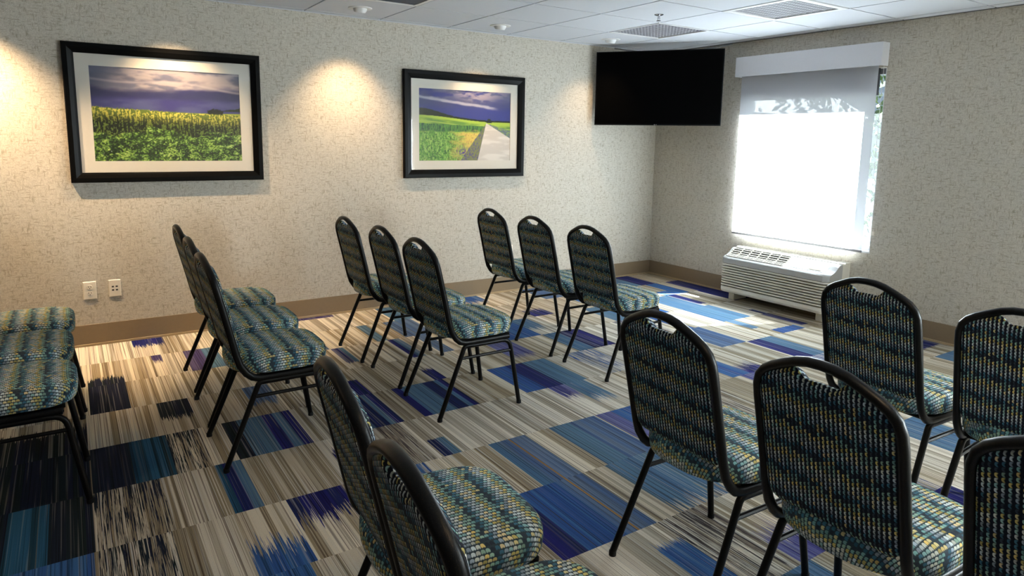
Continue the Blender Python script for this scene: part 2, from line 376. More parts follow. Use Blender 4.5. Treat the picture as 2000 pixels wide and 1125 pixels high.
def vent(key, label):
    i, j = key; kind = vents[key]
    x1, x0, y1, y0 = GX[i-1]-.006, GX[i]+.006, GY[j-1]-.006, GY[j]+.006
    cx, cy = (x0+x1)/2, (y0+y1)/2; hw = (x1-x0)/2
    t = thing('ceiling_vent', label, 'ceiling vent', (cx, cy, H), 0, 'square vents in the ceiling grid')
    fr = {'A': .018, 'B': .045, 'C': .03}[kind]
    b = BM()
    for (a0, a1, c0, c1) in ((-hw, hw, -hw, -hw+fr), (-hw, hw, hw-fr, hw), (-hw, -hw+fr, -hw+fr, hw-fr), (hw-fr, hw, -hw+fr, hw-fr)):
        box(b, a0, a1, c0, c1, -.003, .010)
    obj('vent_frame', b, M_white, t, bevel=.001)
    b = BM(); box(b, -hw+.002, hw-.002, -hw+.002, hw-.002, .0095, .0115); obj('duct_backing', b, M_ventdark, t)
    b = BM(); n = 16; w_ = hw-fr
    if kind == 'C':
        for q in range(22):
            y = -w_+(q+.5)*2*w_/22
            vv = [b.verts.new(p) for p in ((-w_, y-.008, -.002), (w_, y-.008, -.002), (w_, y+.005, .008), (-w_, y+.005, .008))]
            b.faces.new(vv)
            vv = [b.verts.new(p) for p in ((-w_, y-.008, -.0005), (w_, y-.008, -.0005), (w_, y+.005, .0095), (-w_, y+.005, .0095))]
            b.faces.new(vv)
    else:
        n, n2 = (15, 15) if kind == 'A' else (10, 20)
        for q in range(n+1):
            y = -w_+q*2*w_/n; th = .0042
            box(b, -w_, w_, y-th, y+th, .004, .009)
        for q in range(n2+1):
            y = -w_+q*2*w_/n2; th = .0042 if kind == 'A' else .006
            box(b, y-th, y+th, -w_, w_, .0045, .0088)
    obj('lattice', b, M_vent, t)
vent((3, 3), 'white eggcrate ceiling vent beside the sprinkler, closest to the television')
vent((3, 5), 'larger white framed ceiling vent above the window side')
vent((7, 3), 'slatted ceiling vent cut by the top edge above the leftmost visible eyeball light')

# ------------------------------------------------------------------ eyeball downlights
def eyeball(x, y, label, aim, energy=16, spot=86, color=WARM, vis=True, group='eyeball lights along the picture wall'):
    t = thing('eyeball_light', label, 'ceiling light', (x, y, H), 0, group)
    b = BM(); lathe(b, [(.048, .002), (.048, -.004), (.062, -.007), (.084, -.005), (.088, .001)], seg=32); obj('trim_ring', b, M_white, t, smooth=True)
    a = Vector(aim).normalized(); q = Vector((0, 0, -1)).rotation_difference(a).to_matrix()
    b = BM(); prof = []
    for k_ in range(10):
        an = PI*(.12+.38*k_/9); prof.append((.052*math.sin(an), -.052*math.cos(an)))
    prof = [(.030, -.036)]+prof[2:]
    lathe(b, [(.034, -.030)]+[(.040, -.043), (.047, -.032), (.051, -.018), (.052, 0)], c=(0, 0, .012), seg=28, M=q)
    obj('eyeball', b, M_white, t, smooth=True)
    L = lamp('spot_bulb', 'SPOT', energy, color, Vector((x, y, H))+Vector((0, 0, .012))+a*.048, a, spot_size=math.radians(spot), spot_blend=1, shadow_soft_size=.018)
    return t
nm = ['white eyeball downlight nearest the slatted vent, leftmost of three in view', 'white eyeball downlight in the ceiling above the smaller framed picture', 'white eyeball downlight just above the television']
for k_, x in enumerate((-3.476, -2.257, -1.037)): eyeball(x, -.40, nm[k_], (0, .22, -1), (50, 38, 15)[k_])
eyeball(-4.695, -.40, 'white eyeball downlight above the larger framed picture', (0, .22, -1), 80)
eyeball(-5.914, -.40, 'white eyeball downlight left of the larger framed picture', (0.1, .22, -1), 130)
for x, y, w_ in ((-4.085, -5.277, 'beside the foreground chairs'), (-6.524, -2.838, 'near the rear wall'), (-1.647, -5.277, 'near the second window')):
    eyeball(x, y, 'white downlight in the room ceiling '+w_, (0, .05, -1), 22, 130, group='downlights over the chairs')

# ------------------------------------------------------------------ sprinkler
t = thing('sprinkler', 'small chrome fire sprinkler head hanging from a ceiling tile', 'sprinkler', (-1.60, -1.567, H))
b = BM(); lathe(b, [(.034, .001), (.034, -.003), (.020, -.008), (.012, -.008)], seg=20); obj('escutcheon', b, M_chrome, t, smooth=True)
b = BM(); lathe(b, [(.009, -.008), (.009, -.02), (.006, -.022), (.006, -.03)], seg=12)
for s_ in (-1, 1): tube(b, [(.010*s_, 0, -.02), (.013*s_, 0, -.032), (.004*s_, 0, -.045)], .0025, seg=6)
obj('sprinkler_body', b, M_chrome, t)
b = BM(); lathe(b, [(.016, -.045), (.018, -.047), (.004, -.048)], seg=16); obj('deflector', b, M_chrome, t)

# ------------------------------------------------------------------ window
b = BM()
fx0, fx1, ft = .085, .145, .045
for (ya, yb, za, zb) in ((WY0, WY0+ft, WZ0, WZ1), (WY1-ft, WY1, WZ0, WZ1), (WY0+ft, WY1-ft, WZ0, WZ0+ft), (WY0+ft, WY1-ft, WZ1-ft, WZ1)):
    box(b, fx0, fx1, ya, yb, za, zb)
win = struct('window_1', b, flat('grey_window_frame', (.20, .20, .21), .5))
b = BM(); box(b, .112, .118, WY0+ft, WY1-ft, WZ0+ft, WZ1-ft)
kg = N('window_glass'); tr = kg.n('BsdfTransparent'); tr.inputs[0].default_value = (.93, .96, .95, 1); gl = kg.n('BsdfGlossy'); gl.inputs['Roughness'].default_value = .02
mx = kg.n('MixShader'); mx.inputs[0].default_value = .05; kg.t.links.new(tr.outputs[0], mx.inputs[1]); kg.t.links.new(gl.outputs[0], mx.inputs[2]); kg.t.links.new(mx.outputs[0], kg.out.inputs[0])
M_glass = kg.m
tag(obj('pane', b, M_glass, win))
# bright stone sill and jambs of the opening
b = BM(); box(b, -.005, .085, WY0, WY1, WZ0, WZ0+.012); obj('window_sill', b, M_white, win)
b = BM(); box(b, .001, .085, WY0, WY0+.006, WZ0+.012, WZ1); box(b, .001, .085, WY1-.006, WY1, WZ0+.012, WZ1); obj('window_jamb', b, M_white, win)
b = BM()
for (ya, yb, za, zb) in ((-7.35, -7.30, WZ0, WZ1), (-6.30, -6.25, WZ0, WZ1), (-7.30, -6.30, WZ0, WZ0+.05), (-7.30, -6.30, WZ1-.05, WZ1)):
    box(b, .06, .12, ya, yb, za, zb)
win2 = struct('window_2', b, M_white)  # unseen window, placed here to admit the added fill light
b = BM(); box(b, .088, .094, -7.30, -6.30, WZ0+.05, WZ1-.05); obj('pane', b, M_glass, win2)

# roller shade: sheer screen cloth under a box valance
def shade_mat():
    k = N('sheer_screen_cloth'); k.t.nodes.remove(k.b)
    p = k.pos(); weave = k.noise(p, 900, 1)
    tl = k.n('BsdfTranslucent'); df = k.n('BsdfDiffuse'); tp = k.n('BsdfTransparent')
    k.put(tl.inputs[0], k.mix(weave, (.80, .81, .84), (.90, .91, .93))); df.inputs[0].default_value = (.52, .52, .56, 1)
    m1 = k.n('MixShader'); m1.inputs[0].default_value = .52
    k.t.links.new(tl.outputs[0], m1.inputs[1]); k.t.links.new(df.outputs[0], m1.inputs[2])
    m2 = k.n('MixShader'); m2.inputs[0].default_value = .032
    k.t.links.new(m1.outputs[0], m2.inputs[1]); k.t.links.new(tp.outputs[0], m2.inputs[2])
    k.t.links.new(m2.outputs[0], k.out.inputs[0]); return k.m
sh = thing('roller_shade', 'sheer white roller shade in a grey box valance pulled down over the window', 'roller shade', (0, -1.765, 0))
b = BM(); x = -.042
vv = [b.verts.new(p) for p in ((x, .645, .605), (x, -.632, .605), (x, -.632, 2.12), (x, .645, 2.12))]; b.faces.new(vv)
obj('shade_cloth', b, shade_mat(), sh)
b = BM(); box(b, x-.006, x+.006, -.632, .645, .588, .607); obj('bottom_bar', b, flat('grey_hem_bar', (.33, .33, .35), .5), sh, bevel=.002)
b = BM(); box(b, -.100, -.092, -.680, .680, 2.056, 2.232); box(b, -.092, 0, -.680, -.672, 2.056, 2.232); box(b, -.092, 0, .672, .680, 2.056, 2.232); box(b, -.092, 0, -.672, .672, 2.224, 2.232)
obj('valance', b, M_valance, sh, bevel=.002)
b = BM(); tube(b, [(x, -.640, 2.135), (x, .655, 2.135)], .026, seg=16); obj('roller_tube', b, M_valance, sh, smooth=True)
b = BM()
tube(b, [(-.012, -.655, 2.06), (-.012, -.655, .78), (-.010, -.662, .75), (-.008, -.655, .78)], .0018, seg=6); obj('bead_cord', b, M_white, sh)
b = BM(); box(b, -.014, 0, -.700, -.680, .735, .765); obj('cord_holder', b, M_plate, sh, bevel=.002)

# things outside the window
b = BM(); box(b, .02, .05, -2.365, -1.10, 1.84, 2.05); obj('window_sun_blocker', b, flat('grey_blocker_board', (.08, .08, .085), .7), win)  # added panel, keeps the sun off the top band of the shade cloth
b = BM(); box(b, .3, 30, -25, 25, -.35, -.30); tag(obj('trim_3', b, flat('dark_asphalt', (.035, .035, .035), .9, var=.2, scale=3)), kind='structure')
def leaf_mat():
    k = N('sunlit_leaves'); nz = k.noise(k.pos(), 9, 4, .7)
    return k.fin(k.ramp(nz, [(.35, (.008, .02, .005)), (.5, (.035, .075, .016)), (.62, (.12, .17, .05))]), .7)
b = BM(); rr = random.Random(3)
for k_ in range(3600):
    c = Vector((5.2+rr.gauss(0, .45), rr.uniform(-1.6, 2.3), -.3+rr.uniform(0, 1)**.8*4.3)); s_ = rr.uniform(.05, .11)
    ax = Vector((rr.uniform(-1, 1), rr.uniform(-1, 1), rr.uniform(-.3, 1))).normalized(); bx_ = ax.orthogonal().normalized(); cx_ = ax.cross(bx_)
    b.faces.new([b.verts.new(c+bx_*s_*q[0]+cx_*s_*q[1]) for q in ((-1, 0), (0, -.5), (1, 0), (0, .5))])
tag(obj('hedge', b, leaf_mat(), recalc=False), 'sunlit green hedge glimpsed outside past the right edge of the shade', 'hedge')
t = thing('outbuilding', 'pale gabled building seen faintly through the sheer shade', 'building', (6.8, 6.6, -.3))
b = BM(); box(b, -2, 3, -3, 4, 0, 2.5); obj('wall', b, flat('pale_siding', (.62, .60, .56), .8), t)
b = BM(); pr = [(-3.4, 2.35), (4.4, 2.35), (.5, 4.6)]
v0 = [b.verts.new((-2.3, y, z)) for y, z in pr]; v1 = [b.verts.new((3.3, y, z)) for y, z in pr]
b.faces.new(v0); b.faces.new(v1[::-1])
for i in range(3): b.faces.new((v0[i], v0[(i+1) % 3], v1[(i+1) % 3], v1[i]))
obj('roof', b, flat('grey_shingle', (.30, .29, .29), .85), t)

# ------------------------------------------------------------------ television on a corner mount
PL = Vector((-.924, -.068, 0)); PR = Vector((-.212, -1.047, 0))
ax = (PR-PL).normalized(); nrm = Vector((-ax.y, ax.x, 0))
if nrm.x > 0: nrm = -nrm
cen = (PL+PR)/2; TW = (PR-PL).length; TZ0, TZ1 = 1.605, 2.312
t = thing('television', 'large black flat television mounted high in the room corner', 'television', (cen.x, cen.y, TZ0), math.atan2(ax.y, ax.x))
# local: x along width, +y away from viewer
TH = TZ1-TZ0
b = BM(); box(b, -TW/2, TW/2, 0, .014, 0, TH); obj('bezel', b, M_tvb, t, bevel=.003)
b = BM(); box(b, -TW/2+.009, TW/2-.009, -.0015, .001, .013, TH-.009); obj('screen', b, M_tv, t)
b = BM(); box(b, -TW/2+.01, TW/2-.01, .014, .032, .01, TH-.01); box(b, -.38, .38, .032, .062, .04, .50); obj('rear_casing', b, M_tvb, t, bevel=.006)
b = BM(); lathe(b, [(.0045, 0), (.0045, .001)], seg=12, M=Matrix.Rotation(PI/2, 3, 'X'), c=(-.010, -.0012, .0065))
for a0, a1, c0, c1 in ((0, .0016, .0035, .0095), (0, .005, .0035, .0050), (.007, .0085, .0035, .0095), (.007, .012, .0035, .005), (.007, .012, .008, .0095), (.0105, .012, .0035, .0065)):
    box(b, a0, a1, -.0016, 0, c0, c1)
obj('logo', b, M_logo, t)
b = BM(); box(b, -.11, .11, .062, .072, .14, .42)
corner = Vector((0, 0, 0)); lc = Matrix.Rotation(-math.atan2(ax.y, ax.x), 3, 'Z') @ (corner-Vector((cen.x, cen.y, 0)))
tube(b, [(0, .07, .28), (lc.x*.5, .30, .28), (lc.x, lc.y-.03, .28)], .02, seg=8); box(b, lc.x-.03, lc.x+.03, lc.y-.055, lc.y-.045, .14, .42)
obj('wall_mount', b, M_tvb, t)
b = BM(); pts = []
A_, B_ = Vector((-.66, -.03, 2.372)), Vector((-.03, -.98, 2.372))
for k_ in range(17):
    q = k_/16; p = A_.lerp(B_, q); p.z -= .062*math.sin(PI*q); pts.append(p)
tube(b, pts, .007, seg=6)
tag(obj('cable', b, M_cable, smooth=True), 'grey cable sagging below the ceiling behind the top of the television', 'cable')

# ------------------------------------------------------------------ framed landscape pictures (painted as fine coloured meshes)
def lerp(a, b_, t_): return a*(1-t_)+b_*t_
def vnoise(h, w_, sy, sx, rs, octaves=4):
    out = np.zeros((h, w_)); amp = 1; tot = 0
    for o_ in range(octaves):
        ny, nx = int(h/sy)+3, int(w_/sx)+3; g = rs.rand(ny, nx)
        yy = np.linspace(0, ny-2.001, h); xx = np.linspace(0, nx-2.001, w_)
        y0 = yy.astype(int); x0 = xx.astype(int); fy = (yy-y0)[:, None]; fx = (xx-x0)[None]
        fy = fy*fy*(3-2*fy); fx = fx*fx*(3-2*fx)
        v = (g[y0][:, x0]*(1-fy)*(1-fx)+g[y0+1][:, x0]*fy*(1-fx)+g[y0][:, x0+1]*(1-fy)*fx+g[y0+1][:, x0+1]*fy*fx)
        out += amp*v; tot += amp; amp *= .55; sy = max(1, sy/2); sx = max(1, sx/2)
    return out/tot
def C(r_, g_, b_):
    c = np.array([r_, g_, b_])/255.; return np.where(c <= .04045, c/12.92, ((c+.055)/1.055)**2.4)
def blend(img, col, m_): return img*(1-m_[..., None])+np.asarray(col)*m_[..., None]
def ss(a, b_, x_): q = np.clip((x_-a)/(b_-a), 0, 1); return q*q*(3-2*q)
def art_corn(h, w_):
    rs = np.random.RandomState(4); V, U = np.mgrid[0:h, 0:w_]; v = V/(h-1); uu = U/(w_-1)   # v down from the top
    n1 = vnoise(h, w_, 16, 70, rs); n2 = vnoise(h, w_, 8, 26, rs); n3 = vnoise(h, w_, 3, 4, rs, 3); st = vnoise(h, w_, 14, 2.4, rs, 3)
    img = np.ones((h, w_, 3))*C(52, 50, 112)
    img = blend(img, C(72, 78, 125), ss(.3, .75, n1)*ss(.25, .35, v))
    img = blend(img, C(38, 42, 80), ss(.35, .24, np.abs(v-.26)*1.6+.2)*.8)
    cl = ss(.24, .17, v+(n1-.5)*.10-.02*np.sin(uu*5))
    img = blend(img, C(98, 100, 120), cl*.9); img = blend(img, C(165, 156, 160), cl*ss(.36, .62, n2*.3+n1*.7)*ss(.0, .35, uu)*.85)
    img = blend(img, C(165, 158, 165), ss(.022, .0, np.abs(v-(.13+.07*uu**2+.02*np.sin(uu*8))))*.55)
    hor = .435+.05*uu*(1-uu)*1.2+.02*uu
    fld = ss(-.004, .004, v-hor)
    img = blend(img, C(150, 165, 50), fld)
    tre = ((uu > .755+.01*n3) & (uu < .868+.015*n3) & (v > .385+.05*st+6*(uu-.815)**2) & (v < .472+.01*n3)); img[tre] = C(16, 24, 18)
    tre = ((uu > .862) & (v > .375+.3*(1-uu)+.03*n3) & (v < .432)); img[tre] = C(26, 40, 24)
    top = .42+.055*uu+.03*uu*(1-uu)+(st-.5)*.035
    mk = ss(-.006, .006, v-top); band = ss(.0, .16, v-top)
    corn = np.where((st*.5+n3*.5 > .52)[..., None], C(196, 190, 84), C(92, 112, 38))
    corn = corn*(1-band[..., None])+band[..., None]*np.where((st*.5+n3*.5 > .56)[..., None], C(88, 108, 38), C(16, 26, 12))
    img = img*(1-mk[..., None])+corn*mk[..., None]
    lo = .70+.05*np.sin(uu*9+1)*np.sin(uu*4)+(n2-.5)*.16
    mk = ss(-.015, .015, v-lo); n4 = vnoise(h, w_, 9, 16, rs, 5); n5 = vnoise(h, w_, 2.2, 3.4, rs, 2)
    bush = C(24, 42, 18)*np.ones((h, w_, 1)); bush = blend(bush, C(78, 118, 40), ss(.40, .58, n4*.55+n5*.45)); bush = blend(bush, C(150, 182, 84), ss(.52, .68, n4*.5+n5*.5)); bush = blend(bush, C(190, 205, 120), ss(.66, .78, n4*.4+n5*.6))
    img = img*(1-mk[..., None])+bush*mk[..., None]
    fl = (rs.rand(h, w_) > .997) & (v > .78); img[fl] = C(205, 205, 190)
    return img
def art_road(h, w_):
    rs = np.random.RandomState(9); V, U = np.mgrid[0:h, 0:w_]; v = V/(h-1); uu = U/(w_-1)
    n1 = vnoise(h, w_, 14, 60, rs); n2 = vnoise(h, w_, 7, 20, rs); n3 = vnoise(h, w_, 3, 3, rs, 3); st = vnoise(h, w_, 10, 2, rs, 3)
    img = np.ones((h, w_, 3))*C(50, 58, 130)
    img = blend(img, C(92, 96, 128), ss(.30, .02, v)*ss(.3, .6, n1)); img = blend(img, C(150, 142, 160), ss(.2, .0, v+.5*np.abs(uu-.62)-.08)*ss(.35, .6, n2))
    img = blend(img, C(58, 66, 110), ss(.1, .0, np.abs(v-.19))*.5)
    cy = .115+.15*uu; img = blend(img, C(165, 165, 185), ss(.032, .004, np.abs(v-cy-(n2-.5)*.03))*ss(.88, .74, uu)*.95)
    hor = .36+.075*ss(0, .8, uu)
    img = blend(img, C(160, 190, 70), ss(-.003, .003, v-hor))
    img = blend(img, C(24, 38, 28), ((v > hor-.075*ss(.42, .0, uu)-.012-.015*n3) & (v < hor+.005)).astype(float))
    img = blend(img, C(24, 38, 32), (((np.abs(uu-.755) < .03*(1-(.445-v)*9)) & (v > .39) & (v < .45))).astype(float))
    vp = (.722, .452)
    g = ss(.0, .02, v-hor-.03); img = blend(img, C(96, 140, 62), g*ss(.35, .6, n1))
    img = blend(img, C(175, 200, 90), ss(.012, 0, np.abs(v-(hor+.085+.02*uu)))*.8)
    row = ((v > .475+.04*uu) & (v < .59) & (uu < .70-(v-.45)*.1)); img = blend(img, C(70, 130, 62), row*.9); img = blend(img, C(38, 84, 60), row*ss(.45, .6, st))
    low = ss(.56, .62, v+(n2-.5)*.06)*(uu < .74)
    gr = C(92, 150, 60)*np.ones((h, w_, 1)); gr = blend(gr, C(150, 190, 95), ss(.45, .62, st)); gr = blend(gr, C(50, 100, 50), ss(.5, .7, n3))
    gr = blend(gr, C(214, 190, 96), ss(.28, .55, uu+(v-.6)*-.15+(n2-.5)*.3)); gr = blend(gr, C(176, 140, 84), ss(.6, .75, n3)*ss(.3, .5, uu))
    img = img*(1-low[..., None])+gr*low[..., None]
    # verge and road radiating from the vanishing point
    dv = np.maximum(v-vp[1], 1e-4); sl = (uu-vp[0])/dv
    on = (v > vp[1]); vg = on & (sl > -.52) & (sl < .9) & (v > vp[1]+.0)
    vgm = (vg & (sl < -.17+.03*n3)).astype(float)*ss(.46, .5, v); img = blend(img, C(110, 122, 84), vgm*.9); img = blend(img, C(88, 78, 130), vgm*ss(.52, .62, n3)*.8)
    rd = on & (sl > -.17) & (sl < 1.28); img = blend(img, C(205, 198, 190), rd.astype(float)); img = blend(img, C(222, 216, 208), rd*ss(.4, .6, n1))
    rs_ = on & (sl >= 1.28) & (sl < 2.6) & (v > .47); img = blend(img, C(96, 112, 128), rs_.astype(float)); img = blend(img, C(130, 160, 90), rs_*ss(.5, .6, n3))
    bl = np.exp(-(((uu-.46)/.06)**2+((v-.88)/.06)**2)); img = blend(img, C(62, 50, 140), bl*ss(.45, .55, n3)*1.0)
    return img
def picture(name, label, x0, x1, z0, z1, fw, mw_x, mw_z, art, h, w_):
    cx, cz = (x0+x1)/2, (z0+z1)/2; W, Hh = x1-x0, z1-z0
    t = thing(name, label, 'framed picture', (cx, -.001, z0), 0, 'framed landscape pictures on the long wall')
    hw = W/2
    b = BM(); prof = [(0, 0), (0, -.028), (.006, -.034), (fw*.45, -.034), (fw*.8, -.026), (fw, -.020), (fw, -.010), (fw, 0)]
    loops = []
    for d, yy in prof:
        loops.append([b.verts.new(p) for p in ((-hw+d, yy, d), (hw-d, yy, d), (hw-d, yy, Hh-d), (-hw+d, yy, Hh-d))])
    for a_, c_ in zip(loops[:-1], loops[1:]):
        for i in range(4): b.faces.new((a_[i], a_[(i+1) % 4], c_[(i+1) % 4], c_[i]))
    obj('frame', b, M_frameblk, t)
    b = BM(); ix, iz = fw+mw_x, fw+mw_z
    box(b, -hw+fw, -hw+ix, -.010, -.004, fw, Hh-fw); box(b, hw-ix, hw-fw, -.010, -.004, fw, Hh-fw)
    box(b, -hw+ix, hw-ix, -.010, -.004, fw, iz); box(b, -hw+ix, hw-ix, -.010, -.004, Hh-iz, Hh-fw)
    obj('mat_board', b, M_mat, t)
    img = art(h, w_); me = bpy.data.meshes.new('landscape_print')
    X = np.linspace(-hw+ix, hw-ix, w_); Z = np.linspace(Hh-iz, iz, h)
    co = np.zeros((h, w_, 3)); co[..., 0] = X[None]; co[..., 1] = -.005; co[..., 2] = Z[:, None]
    idx = np.arange(h*w_).reshape(h, w_); q = np.stack([idx[1:, :-1], idx[1:, 1:], idx[:-1, 1:], idx[:-1, :-1]], -1).reshape(-1, 4)
    me.from_pydata(co.reshape(-1, 3).tolist(), [], q.tolist())
    at = me.color_attributes.new('paint', 'FLOAT_COLOR', 'POINT'); rgba = np.ones((h*w_, 4)); rgba[:, :3] = np.clip(img.reshape(-1, 3), 0, 1); at.data.foreach_set('color', rgba.ravel())
    k = N('printed_'+name); m_ = k.fin(k.attr('paint'), .6, 0, .2); me.materials.append(m_)
    o = bpy.data.objects.new('landscape_print', me); COL.objects.link(o); o.parent = t
    b = BM(); box(b, -hw+fw, hw-fw, -.0145, -.0125, fw, Hh-fw)
    kg = N('picture_glass'); tr = kg.n('BsdfTransparent'); gl = kg.n('BsdfGlossy'); gl.inputs['Roughness'].default_value = .03
    mx = kg.n('MixShader'); mx.inputs[0].default_value = .05; kg.t.links.new(tr.outputs[0], mx.inputs[1]); kg.t.links.new(gl.outputs[0], mx.inputs[2]); kg.t.links.new(mx.outputs[0], kg.out.inputs[0])
    obj('glass', b, kg.m, t)
picture('framed_picture', 'larger black framed picture of a cornfield under a stormy sky', -5.338, -4.118, 1.118, 2.026, .066, .079, .076, art_corn, 215, 390)
picture('framed_picture', 'smaller black framed picture of a pale road through green fields', -2.966, -1.742, 1.108, 2.016, .070, .077, .077, art_road, 200, 290)

# ------------------------------------------------------------------ wall plates
def plate(x0, x1, z0, z1, label, kind):
    cx = (x0+x1)/2; w2 = (x1-x0)/2; hh = z1-z0
    t = thing('wall_outlet' if kind == 'duplex' else 'data_plate', label, 'wall outlet' if kind == 'duplex' else 'wall plate', (cx, 0, z0))
    b = BM(); lo = [[b.verts.new((sx*(w2-i), y, hh/2+sz*(hh/2-i))) for sx, sz in ((-1, -1), (1, -1), (1, 1), (-1, 1))] for i, y in ((0, 0), (0, -.004), (.005, -.008))]
    for a_, c_ in zip(lo[:-1], lo[1:]):
        for i in range(4): b.faces.new((a_[i], a_[(i+1) % 4], c_[(i+1) % 4], c_[i]))
    b.faces.new(lo[-1]); obj('cover_plate', b, M_plate, t)
    if kind == 'duplex':
        for zc in (hh*.68, hh*.34):
            b = BM(); lathe(b, [(.0165, 0), (.0165, .0025), (.015, .003)], seg=20, M=Matrix.Rotation(PI/2, 3, 'X'), c=(0, -.0078, zc)); f_ = obj('receptacle', b, M_plate, t)
            b = BM(); box(b, -.0085, -.0060, -.0115, -.0105, zc-.001, zc+.009); box(b, .0060, .0085, -.0115, -.0105, zc-.001, zc+.009); box(b, -.0025, .0025, -.0115, -.0105, zc-.011, zc-.006); obj('slots', b, M_slot, f_)
    elif kind == 'data':
        for sx in (-1, 1):
            for zc in (hh*.60, hh*.40):
                b = BM(); box(b, sx*.0115-.0065, sx*.0115+.0065, -.0092, -.0078, zc-.005, zc+.005); obj('jack', b, M_slot, t)
plate(-5.322, -5.243, .323, .447, 'almond duplex power outlet below the large picture, left of the pair', 'duplex')
plate(-5.173, -5.098, .327, .446, 'almond four jack data plate right beside the power outlet', 'data')
plate(-1.905, -1.835, .33, .45, 'almond wall plate half hidden behind the front row chair by the wall', 'duplex')

# ------------------------------------------------------------------ wall air conditioner
AY0, AY1, AD = -2.30, -1.235, .33
t = thing('air_conditioner', 'cream through-wall air conditioner with ribbed front below the window', 'air conditioner', (0, (AY0+AY1)/2, 0))
hw = (AY1-AY0)/2
def prism(bm, prof, y0, y1, mi=0):
    a_ = [bm.verts.new((p[0], y0, p[1])) for p in prof]; c_ = [bm.verts.new((p[0], y1, p[1])) for p in prof]
    bm.faces.new(a_).material_index = mi; bm.faces.new(c_[::-1]).material_index = mi
    for i in range(len(prof)):
        bm.faces.new((a_[i], a_[(i+1) % len(prof)], c_[(i+1) % len(prof)], c_[i])).material_index = mi
b = BM(); prism(b, [(-.002, .075), (-.118, .075), (-.118, .487), (-.002, .487)], -hw+.004, hw-.004); obj('wall_sleeve', b, M_ac, t, bevel=.004)
# hood: curved top from the sleeve down to the front lip
top = [(-.120, .482), (-.150, .484), (-.175, .478), (-.200, .462), (-.225, .444), (-.255, .428), (-.290, .418), (-.318, .410), (-.330, .398), (-.332, .372), (-.332, .352), (-.120, .352)]
def hood(bm):
    ny = 26; loops = []
    for i in range(ny+1):
        s_ = -1+2*i/ny; y = s_*hw
        e = max(0, (abs(s_)-.93)/.07); pull = .035*(1-math.sqrt(max(0, 1-e*e)))
        loops.append([bm.verts.new((p[0]+pull*min(1, max(0, (-p[0]-.12)/.2)), y, p[1]-pull*.15*(p[1] > .36))) for p in top])
    bm.faces.new(loops[0]); bm.faces.new(loops[-1][::-1])
    for a_, c_ in zip(loops[:-1], loops[1:]):
        for k_ in range(len(top)): bm.faces.new((a_[k_], a_[(k_+1) % len(top)], c_[(k_+1) % len(top)], c_[k_]))
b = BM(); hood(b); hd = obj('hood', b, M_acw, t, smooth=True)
# ribbed front panel: each slat curls back at the ends
b = BM()
zt, zb, nr = .345, .135, 9
groove = []
prof = [(-.120, zt+.003), (-.330, zt+.003)]
for k_ in range(nr):
    z1 = zt-(zt-zb)*k_/nr; hgt = (zt-zb)/nr
    prof += [(-.331, z1-hgt*.10), (-.333, z1-hgt*.40), (-.331, z1-hgt*.52), (-.296, z1-hgt*.60), (-.296, z1-hgt*.97)]
    groove.append(len(prof)-2)
prof += [(-.330, zb-.002), (-.331, .105), (-.326, .088), (-.312, .080), (-.120, .078)]
ny = 30; loops = []
for i in range(ny+1):
    s_ = math.sin(PI/2*(-1+2*i/ny)); y = s_*hw; e = max(0, (abs(s_)-.90)/.10); pull = .055*(1-math.sqrt(max(0, 1-e*e)))
    loops.append([b.verts.new((p[0]+pull*min(1, max(0, (-p[0]-.12)/.2)), y, p[1])) for p in prof])
b.faces.new(loops[0]); b.faces.new(loops[-1][::-1])
for a_, c_ in zip(loops[:-1], loops[1:]):
    for k_ in range(len(prof)): b.faces.new((a_[k_], a_[(k_+1) % len(prof)], c_[(k_+1) % len(prof)], c_[k_])).material_index = int(k_ in groove)
obj('front_panel', b, [M_ac, M_acgroove], t)
# discharge grille on the slope (left part) and control door (right part)
P0, P1 = Vector((-.160, 0, .483)), Vector((-.300, 0, .4155))
def on_slope(q, lift=.0): 
    # q 0..1 down the sloped top
    xs = lerp(-.165, -.300, q)
    for a_, c_ in zip(top[:-1], top[1:]):
        if c_[0] <= xs <= a_[0]:
            tt = (xs-a_[0])/(c_[0]-a_[0]) if c_[0] != a_[0] else 0
            return Vector((xs, 0, a_[1]+(c_[1]-a_[1])*tt+lift))
gy0, gy1 = hw-.045, -.10
b = BM(); nq = 10
for q in range(nq):
    a_, c_ = on_slope(q/nq, .0025), on_slope((q+1)/nq, .0025)
    b.faces.new([b.verts.new((p.x, y, p.z)) for p, y in ((a_, gy0), (c_, gy0), (c_, gy1), (a_, gy1))])
gr = obj('discharge_grille', b, M_acdark, t)
b = BM()
for q in range(7):
    p = on_slope(q/6, .005); box(b, p.x-.0062, p.x+.0062, gy1, gy0, p.z-.004, p.z+.0015)
for q in range(7):
    y = gy0+(gy1-gy0)*q/6
    for s_ in range(nq):
        a_, c_ = on_slope(s_/nq, .007), on_slope((s_+1)/nq, .007)
        box(b, min(a_.x, c_.x), max(a_.x, c_.x), y-.0035, y+.0035, min(a_.z, c_.z)-.003, max(a_.z, c_.z))
obj('louvers', b, M_ac, gr)
b = BM()
for s_ in range(nq):
    a_, c_ = on_slope(s_/nq*.92+.02, .003), on_slope((s_+1)/nq*.92+.02, .003)
    b.faces.new([b.verts.new((p.x, y, p.z)) for p, y in ((a_, -.13), (c_, -.13), (c_, -hw+.06), (a_, -hw+.06))])
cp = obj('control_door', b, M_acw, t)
b = BM(); p = on_slope(.80, .007)
n_ = 14; ring = [b.verts.new((p.x+.016*math.cos(a_)*(1 if math.cos(a_) > 0 else .5), -.38+.062*math.sin(a_), p.z+.016*math.cos(a_)*(.35 if math.cos(a_) > 0 else .15))) for a_ in [2*PI*k_/n_ for k_ in range(n_)]]
b.faces.new(ring); obj('finger_recess', b, flat('brown_recess', (.22, .18, .13), .7), cp)
